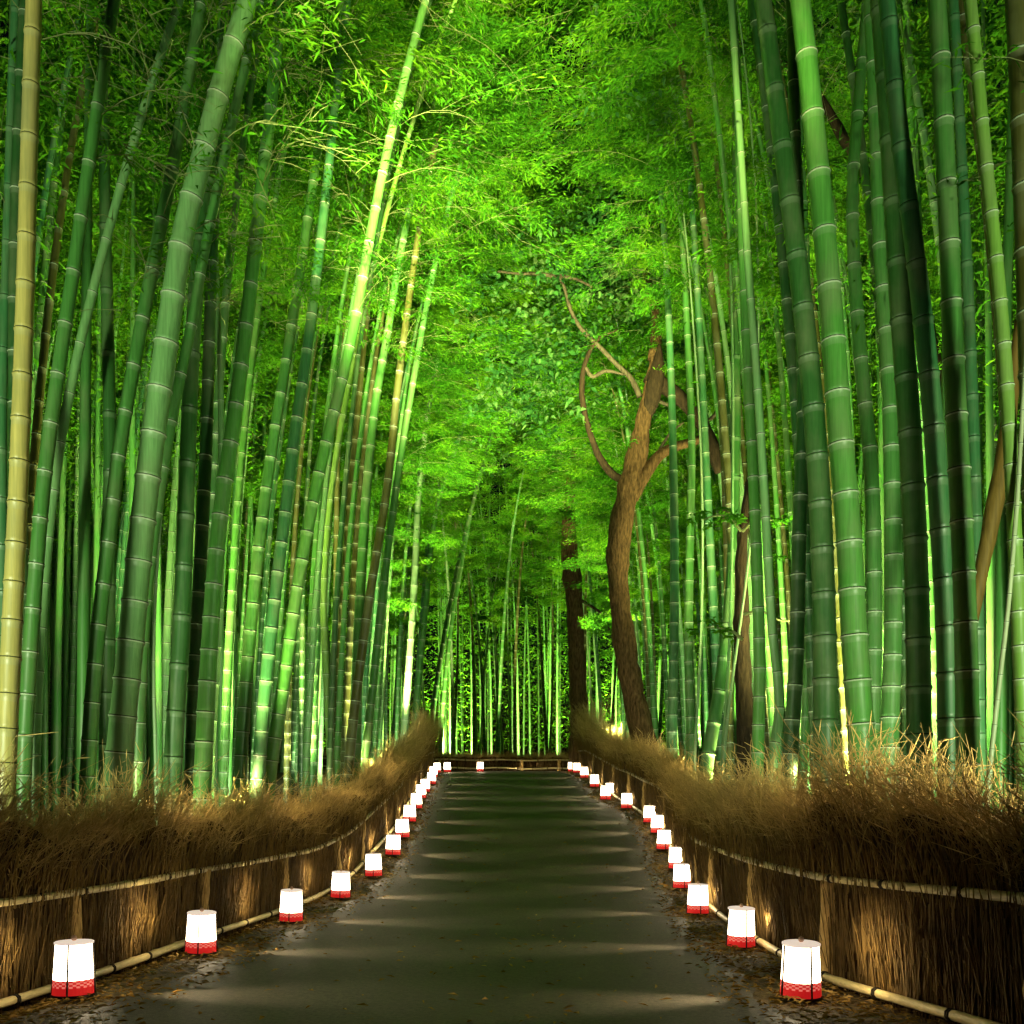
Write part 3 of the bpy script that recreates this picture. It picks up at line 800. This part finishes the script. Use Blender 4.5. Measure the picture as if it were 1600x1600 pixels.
def trace_bamboo(i, row):
    short, extra, d, wpx, tone, npx, brow, pts = row
    rg = np.random.default_rng(100 + i)
    left = pts[0][0] < 800
    d0 = d
    while (abs(pts[0][0] - 800) / F * d < abs(float(fl(d) if left else fr(d))) + .3) and d < 40: d += .1
    wpx = wpx * min(1, d0 / d * 1.1)
    P = [np.array(at(x, y, d)) for x, y in pts]
    base = P[0].copy()
    dirn = P[0] - P[1]; dirn /= np.linalg.norm(dirn)
    zg = float(gz(d * K))
    if base[2] > zg:
        k = (base[2] - zg + .06); base = base + np.array([dirn[0] * .4, 0, -1]) * k
        P = [base] + P
    # carry the culm on above the frame, bowing towards the path
    tgt = (16.5 + 2.5 * rg.random()) * K * (.75 if wpx * d < 120 else 1)
    v = P[-1] - P[-2]; v /= np.linalg.norm(v)
    sgn = 1 if left else -1
    step = .9
    while P[-1][2] - zg < tgt and len(P) < 60:
        v = v + np.array([sgn * .035, .008 * rg.normal(), -.012]); v /= np.linalg.norm(v)
        P.append(P[-1] + v * step)
    for q in range(3):
        v = v + np.array([sgn * .16, .03, -.18]); v /= np.linalg.norm(v); P.append(P[-1] + v * .55)
    C = spline(np.array(P), 90)
    org = C[0].copy()
    root = thing('bamboo', tuple(org), (short + (', ' + extra if extra else '')), 'bamboo', 'bamboos rising behind the brushwood fences')
    C = C - org
    cum = np.concatenate([[0], np.cumsum(np.linalg.norm(np.diff(C, axis=0), axis=1))]); tot = cum[-1]
    r0 = wpx / F * d * K / 2 * 1.03
    nd = node_positions(tot, npx * .8 / F * d * K, 1.028, npx * 1.5 / F * d * K)
    culm_mesh(C, lambda s: r0 * np.clip(1 - .80 * s - .15 * s ** 4, .05, 1), nd, 14, root, CC[tone], ringw=min(.012, .11 * r0 + .004), dark_only=(tone in ('tan', 'deep', 'blue') and npx > 50))
    if not left and d < 11.6 and wpx > 14: brow = min(brow, 60) - 260
    h0 = max(1.5, (HOR - brow) / F * d * K + ZC - zg)
    thin = wpx * d < 120
    crown(C, h0, 14 if thin else 34, .9 if thin else 1.7, 45 if thin else (45 if left and d < 12 else 100), rg, root, bare=.8 if left else .6, bias=(sgn * .4, 0, 0), twig_r=(.0075 if left and d < 12 else .005))
    TR.append((short, pts, d))
for i, row in enumerate(T): trace_bamboo(i, row)

# ---- the crowd of further bamboos: six grown patterns, copied
def pattern(i, H, r0, lean, nleaf, crown_from, nbr, lmax, leafL=.10, leafW=.0195, sides=8):
    rg = np.random.default_rng(500 + i)
    root = thing('bamboo', (0, 0, 0), 'x', 'bamboo', 'bamboos crowded deeper in the grove')
    z = np.linspace(0, 1, 50)
    x = H * (lean * z + (.10 + .05 * rg.random()) * z ** 3.2 + .10 * np.clip(z - .8, 0, 1) ** 1.2)
    y = H * .02 * np.sin(z * 3 + i)
    zz = H * (z - .10 * z ** 5)
    C = np.stack([x - x[0], y - y[0], zz], axis=1)
    nd = node_positions(H, .16, 1.03, .42)
    culm_mesh(C, lambda s: r0 * np.clip(1 - .78 * s - .17 * s ** 4, .05, 1), nd, sides, root, CC['green'], ringw=.012)
    crown(C, H * crown_from, nbr, lmax, nleaf, rg, root, leafL, leafW, bare=.3, bias=(.5, 0, 0))
    return root
PT = [pattern(0, 12.0, .050, .03, 150, .34, 46, 1.9), pattern(1, 13.5, .060, .05, 150, .44, 46, 2.0), pattern(2, 11.0, .042, .02, 140, .34, 44, 1.8),
      pattern(3, 14.0, .060, .04, 150, .62, 34, 2.0), pattern(4, 15.0, .066, .05, 150, .66, 34, 2.1), pattern(5, 13.0, .050, .03, 150, .60, 32, 1.9)]
used = set()
NEAR = {}
def px_of(X, Y, z): return 800 + F * X / Y
def near_short(X, d):
    best, bn, sx = 1e9, '', 0
    xp = 800 + F * X / d
    for short, pts, dd in TR:
        if len(short.split()) > 7 or any(q in short for q in ('behind', 'right of', 'left of', 'beside', 'crossing', 'edge of', 'among', 'foot of', 'half')): continue
        xb = np.interp(1000, [p_[1] for p_ in pts][::-1], [p_[0] for p_ in pts][::-1])
        if abs(xb - xp) < best: best, bn, sx = abs(xb - xp), short, xb
    far_ = 'just' if best < 12 else ('a little' if best < 30 else 'well')
    return far_ + (' left' if xp < sx else ' right'), bn
def place(k, X, d, face, sc, tone, label, group, zoff=0):
    loc = (X * K, d * K, float(gz(d * K)) - .05 + zoff)
    col = (*CC[tone], 1)
    j = RNG.random(); col = tuple(np.clip(np.array(col) * (.8 + .45 * j), 0, 1)[:3]) + (1,)
    if k not in used:
        o = PT[k]; used.add(k)
        o.location = loc; o.rotation_euler = (0, 0, face); o.scale = (sc, sc, sc)
        for c in o.children: c.color = col
    else:
        o = copy_tree(PT[k], loc, face, sc, col)
    o['label'] = label; o['group'] = group
def crowd(side, n, dmin, dmax, omin, omax, seed, tones):
    rg = np.random.default_rng(seed)
    pts = []; tries = 0
    while len(pts) < n and tries < 20000:
        tries += 1
        d = dmin + (dmax - dmin) * rg.random() ** .8
        o = omin + (omax - omin) * rg.random() ** 1.5
        X = (float(fl(d)) - o) if side < 0 else (float(fr(d)) + o)
        if abs(X) / d > .62: continue
        if side > 0 and d < 24.5 and 975 < 800 + F * X / d < 1125: continue
        if any((X - a) ** 2 + (d - b) ** 2 < .42 ** 2 for a, b in pts): continue
        pts.append((X, d))
    for X, d in pts:
        k = int(rg.integers(3, 6)) if d < 24 else int(rg.integers(0, 4))
        tone = tones[int(rg.integers(0, len(tones)))]
        face = (0 if side < 0 else math.pi) + rg.normal() * .5
        lr, sh = near_short(X, d)
        cw = {'dark': 'dark', 'deep': 'deep green', 'green': 'green', 'olive': 'olive', 'blue': 'blue green', 'pale': 'pale', 'mint': 'whitish', 'bright': 'bright green', 'yellow': 'yellowish'}[tone]
        lab = '%s rear culm %s of the %s' % (cw, lr, sh)
        ws = lab.split()
        if len(ws) > 16: lab = ' '.join(ws[:16])
        place(k, X, d, face, .85 + .3 * rg.random(), tone, lab, 'bamboos crowded deeper behind the %s fence' % ('left' if side < 0 else 'right'))
tones = ['green', 'deep', 'dark', 'green', 'olive', 'blue', 'pale', 'bright']
crowd(-1, 98, 9.5, 36, .7, 9, 41, tones)
crowd(1, 92, 9.5, 36, .8, 9, 43, tones)
def far_grove(n, seed):
    rg = np.random.default_rng(seed)
    pts = []
    while len(pts) < n:
        d = 38.6 + 14 * rg.random() ** 1.1; X = rg.uniform(-.30, .30) * d
        if any((X - a) ** 2 + (d - b) ** 2 < .5 ** 2 for a, b in pts): continue
        pts.append((X, d))
    for X, d in pts:
        tone = ['mint', 'pale', 'green', 'deep', 'olive'][int(rg.integers(0, 5))]
        cw = {'mint': 'whitish', 'pale': 'pale', 'green': 'green', 'deep': 'dark green', 'olive': 'brownish'}[tone]
        where = 'beyond the low far fence, left half' if X < -.4 else 'beyond the low far fence, right half'
        place(int(rg.integers(0, 4)), X, d, rg.random() * 6.28, .85 + .35 * rg.random(), tone, 'slim %s bamboo in the grove %s' % (cw, where), 'bamboos beyond the far fence')
far_grove(58, 47)
# the wood further off, one mass
def far_wood():
    rg = np.random.default_rng(61)
    n = 940
    d = 54 + 20 * rg.random(n); X = rg.uniform(-.6, .6, n) * d
    side = np.arange(n) < 700                                  # flanks deep in the two groves
    d[side] = 10 + 40 * rg.random(700)
    X[side] = np.where(rg.random(700) < .5, -1, 1) * (3.2 + 13 * rg.random(700) ** .8 + .12 * d[side])
    B = np.stack([X * K, d * K, gz(d * K) - .05], axis=1)
    H = np.where(side, 10 + 4 * rg.random(n), 14 + 6 * rg.random(n))
    t = np.linspace(0, 1, 6)
    lean = rg.normal(size=(n, 2)) * .04
    P = np.stack([B[:, 0:1] + (lean[:, 0] * H)[:, None] * t ** 2, B[:, 1:2] + (lean[:, 1] * H)[:, None] * t ** 2, B[:, 2:3] + H[:, None] * t], axis=-1)
    V, Fq = tubes(P, .06 * (1.05 - .85 * t)[None, :].repeat(n, 0), 6, 3)
    nl = 900000
    k = rg.integers(0, n, nl); u = np.where(side[k], .46, .02) + np.where(side[k], .56, .98) * rg.random(nl) ** .9
    c = np.stack([B[k, 0] + lean[k, 0] * H[k] * u ** 2, B[k, 1] + lean[k, 1] * H[k] * u ** 2, B[k, 2] + H[k] * u], axis=1)
    lay = np.round(u * 26 + rg.normal(size=nl) * .25) / 26
    c[:, 2] = B[k, 2] + H[k] * lay
    c += rg.normal(size=(nl, 3)) * np.array([.85, .85, .16])
    D = rg.normal(size=(nl, 3)) * np.array([1, 1, .3]); D[:, 2] -= .2
    Nn = rg.normal(size=(nl, 3)) * .45 + np.array([0, 0, 1])
    V2, F2 = leaves(c, D, Nn, np.where(side[k], .13, .20) * (.6 + .6 * rg.random(nl)), np.where(side[k], .026, .045) * (.7 + .5 * rg.random(nl)))
    mi = np.concatenate([np.zeros(len(Fq), int), np.ones(len(F2), int)])
    o = build('distant_bamboo_wood', np.concatenate([V, V2]), np.concatenate([Fq, F2 + len(V)]), [M['skin'], M['leaf']], mi=mi)
    o.color = (*CC['green'], 1)
    tag(o, 'dense bamboo wood closing the view behind the grove', 'bamboo wood', None, 'stuff')
far_wood()

# ------------------------------------------------------------------ broadleaf trees
def limb(pts, d, wpx, n, ddepth=None, jitter=.0, seed=0, sides=12, sub=None):
    rg = np.random.default_rng(seed)
    P = np.array([np.array(at(x, y, d + (ddepth[i] if ddepth else 0))) for i, (x, y) in enumerate(pts)])
    C = spline(P, n)
    wv = np.interp(np.linspace(0, 1, n), np.linspace(0, 1, len(wpx)), wpx) / F * d * K / 2
    if n >= 40: wv = wv * (1 + .07 * np.sin(np.arange(n) * .9 + seed) * np.sin(np.arange(n) * .37) + .03 * rg.normal(size=n))
    V, Fq = tube(C, wv, sides)
    if jitter:
        V = V + rg.normal(size=V.shape) * jitter
    return V, Fq
def leafy(name, centres, d, n, rg, parent, m, spread, L=.16, W=.085, flat=.35):
    c = np.array([np.array(at(x, y, d + dd)) for x, y, dd in centres])
    k = rg.integers(0, len(c), n)
    # clustered sprays
    ns = max(4, n // 14)
    sk_ = rg.integers(0, len(c), ns); sc_ = c[sk_] + rg.normal(size=(ns, 3)) * np.array([spread, spread, spread * flat])
    q = rg.integers(0, ns, n)
    Pp = sc_[q] + rg.normal(size=(n, 3)) * np.array([.2, .2, .05]) * spread / .7
    D = rg.normal(size=(n, 3)) * np.array([1, 1, .3]); D[:, 2] -= .15
    Nn = rg.normal(size=(n, 3)) * .4 + np.array([0, 0, 1])
    V, Fq = leaves(Pp, D, Nn, L * (.6 + .6 * rg.random(n)), W * (.7 + .5 * rg.random(n)))
    return build(name, V, Fq, m, parent)
def rebase(root):
    org = Vector(root.location)
    for c in root.children:
        c.data.transform(__import__('mathutils').Matrix.Translation(-org))
D1 = 23.0
b1 = at(1010, 1185, D1); b1.z = float(gz(D1 * K)) - .05
tr = thing('forked_tree', tuple(b1), 'forked brown broadleaf tree with curved trunk and snapped top behind right fence', 'tree')
V, Fq = limb([(1013, 1240), (1008, 1170), (993, 1100), (978, 1020), (969, 940), (966, 870), (972, 810), (985, 755), (997, 700), (1008, 640), (1016, 590), (1022, 540)], D1,
             [46, 39, 37, 35, 33, 32, 35, 37, 34, 27, 15, 5], 60, jitter=.010, seed=2, sides=14)
build('trunk', V, Fq, M['bark'], tr, smooth=True)
for pts, wd, dd in (
    ([(985, 775), (1012, 735), (1030, 712), (1058, 697), (1085, 690), (1112, 678)], [30, 22, 18, 15, 14, 10], None),
    ([(1008, 660), (1018, 625), (1026, 585), (1029, 560), (1030, 538)], [12, 26, 27, 20, 4], [.05, -.1, -.18, -.2, -.2]),
    ([(980, 752), (962, 745), (938, 716), (920, 670), (909, 610), (915, 565), (935, 530), (965, 515)], [12, 12, 10, 9, 9, 8, 6, 3], None),
    ([(1012, 585), (1030, 598), (1058, 618), (1080, 640), (1098, 665), (1112, 695), (1124, 738)], [26, 24, 22, 20, 20, 22, 14], None),
    ([(1000, 620), (985, 590), (962, 568), (935, 540), (905, 510), (890, 480), (878, 440), (870, 428)], [9, 8, 7, 7, 6, 6, 5, 4], None),
    ([(872, 432), (840, 428), (805, 427), (778, 424)], [6, 5, 4, 3], None),
    ([(872, 430), (900, 436), (925, 448)], [6, 4, 3], None),
    ([(915, 575), (925, 588), (945, 580), (975, 585)], [6, 6, 5, 3], None),
    ([(1012, 640), (1030, 628), (1045, 632), (1050, 618)], [8, 6, 5, 3], None),
    ([(1022, 722), (1035, 695), (1052, 672), (1068, 660)], [6, 5, 4, 3], None),
    ([(1098, 665), (1115, 650), (1130, 632), (1150, 622)], [8, 6, 5, 4], None),
    ([(1022, 560), (1026, 500), (1010, 430), (1020, 340), (1060, 240)], [20, 16, 12, 9, 5], [0, .6, 1.2, 1.5, 2])):
    V, Fq = limb(pts, D1, wd, 28, dd, .003, len(pts), 8)
    build('branch', V, Fq, M['darkbark'] if wd[0] in (26, 12) else (M['bark'] if wd[0] in (30, 20) else M['greybark']), tr, smooth=True)
rg = np.random.default_rng(77)
cen = [(x, y, z) for x, y, z in ((870, 570, 1.5), (930, 470, 1.5), (985, 450, 1.4), (1060, 470, 1.8), (850, 640, 1.6), (1050, 380, 1), (960, 380, 1.5), (1000, 280, 2), (1090, 440, 1.4),
       (900, 420, .6), (850, 500, 1), (1040, 220, 1.5), (940, 250, 2.5), (1080, 300, 1.2), (1020, 130, 1.2), (1090, 160, 1), (960, 160, 2), (1060, 60, 1.5))]
leafy('crown', cen, D1, 9000, rg, tr, M['leaf2'], .8)
rebase(tr)
D2 = 36.0
b2 = at(908, 1200, D2); b2.z = float(gz(D2 * K)) - .05
tr = thing('straight_tree', tuple(b2), 'straight brown tree trunk where the right fence meets the far end', 'tree')
V, Fq = limb([(912, 1225), (908, 1165), (904, 1090), (900, 1000), (897, 930), (890, 870), (889, 810), (892, 755), (896, 700)], D2, [50, 36, 28, 26, 26, 30, 24, 16, 10], 40, jitter=.010, seed=4)
build('trunk', V, Fq, M['bark'], tr, smooth=True)
V, Fq = limb([(902, 935), (920, 945), (945, 965), (952, 985)], D2, [6, 5, 4, 3], 14, None, .002, 5, 7)
build('branch', V, Fq, M['darkbark'], tr, smooth=True)
leafy('crown', [(895, 690, 1), (930, 640, 1.5), (870, 620, 1.5), (850, 700, 2), (910, 560, 2)], D2, 2500, rg, tr, M['leaf2'], .9)
rebase(tr)
D3 = 14.5
b3 = at(1165, 1200, D3); b3.z = float(gz(D3 * K)) - .05
tr = thing('dark_tree', tuple(b3), 'dark slender tree with small sprays of leaves among right bamboos', 'tree')
V, Fq = limb([(1172, 1260), (1166, 1150), (1160, 1030), (1158, 920), (1160, 840), (1170, 760), (1178, 660), (1172, 600)], D3, [36, 30, 26, 24, 18, 14, 10, 6], 40, jitter=.006, seed=6)
build('trunk', V, Fq, M['darkbark'], tr, smooth=True)
for pts in ([(1158, 830), (1140, 808), (1118, 806), (1098, 812)], [(1160, 1000), (1150, 990), (1130, 982), (1102, 980)], [(1160, 830), (1185, 810), (1215, 815)], [(1162, 960), (1185, 955), (1225, 970), (1262, 960)]):
    V, Fq = limb(pts, D3 - 1.6, [5, 4, 3, 2], 14, None, .001, 3, 6)
    build('branch', V, Fq, M['twig'], tr, smooth=True)
leafy('crown', [(1105, 808, -1.6), (1125, 800, -1.6), (1148, 812, -1.6), (1110, 980, -1.6), (1135, 985, -1.6), (1212, 815, -1.6), (1222, 875, -1.8), (1262, 930, -2), (1258, 965, -2), (1270, 1000, -2)], D3, 520, rg, tr, M['leaf'], .10, .075, .035)
rebase(tr)
D4 = 15.5
b4 = at(1480, 1180, D4); b4.z = float(gz(D4 * K)) - .05
tr = thing('leaning_tree', tuple(b4), 'black leaning tree glimpsed between the thick right culms', 'tree')
V, Fq = limb([(1490, 1260), (1488, 1000), (1478, 760), (1455, 560), (1430, 440), (1370, 300), (1320, 220), (1280, 150), (1225, 100), (1140, 60), (1080, 0)], D4, [44, 40, 38, 34, 30, 28, 24, 18, 13, 9, 5], 60, jitter=.006, seed=8)
build('trunk', V, Fq, M['darkbark'], tr, smooth=True)
leafy('crown', [(1150, 40, 0), (1080, -20, 0), (1250, 80, .6), (1320, 60, 1.5), (1100, 110, .5), (1440, 300, 2), (1520, 250, 2)], D4, 2600, rg, tr, M['leaf2'], .7, .12, .05)
rebase(tr)
# dried culm sheath leaning among the right bamboos
D5 = 8.6
b5 = at(1520, 1190, D5); b5.z = float(gz(D5 * K)) - .05
dc = thing('dried_bamboo', tuple(b5), 'dried golden brown culm leaning behind the yellow green ringed culm', 'dried bamboo')
V, Fq = limb([(1490, 1330), (1505, 1100), (1532, 900), (1548, 820), (1566, 730), (1580, 620), (1592, 500)], D5, [5, 7, 9, 20, 27, 22, 12], 30, jitter=.002, seed=9)
build('culm', V, Fq, M['straw'], dc, smooth=True)
rebase(dc)
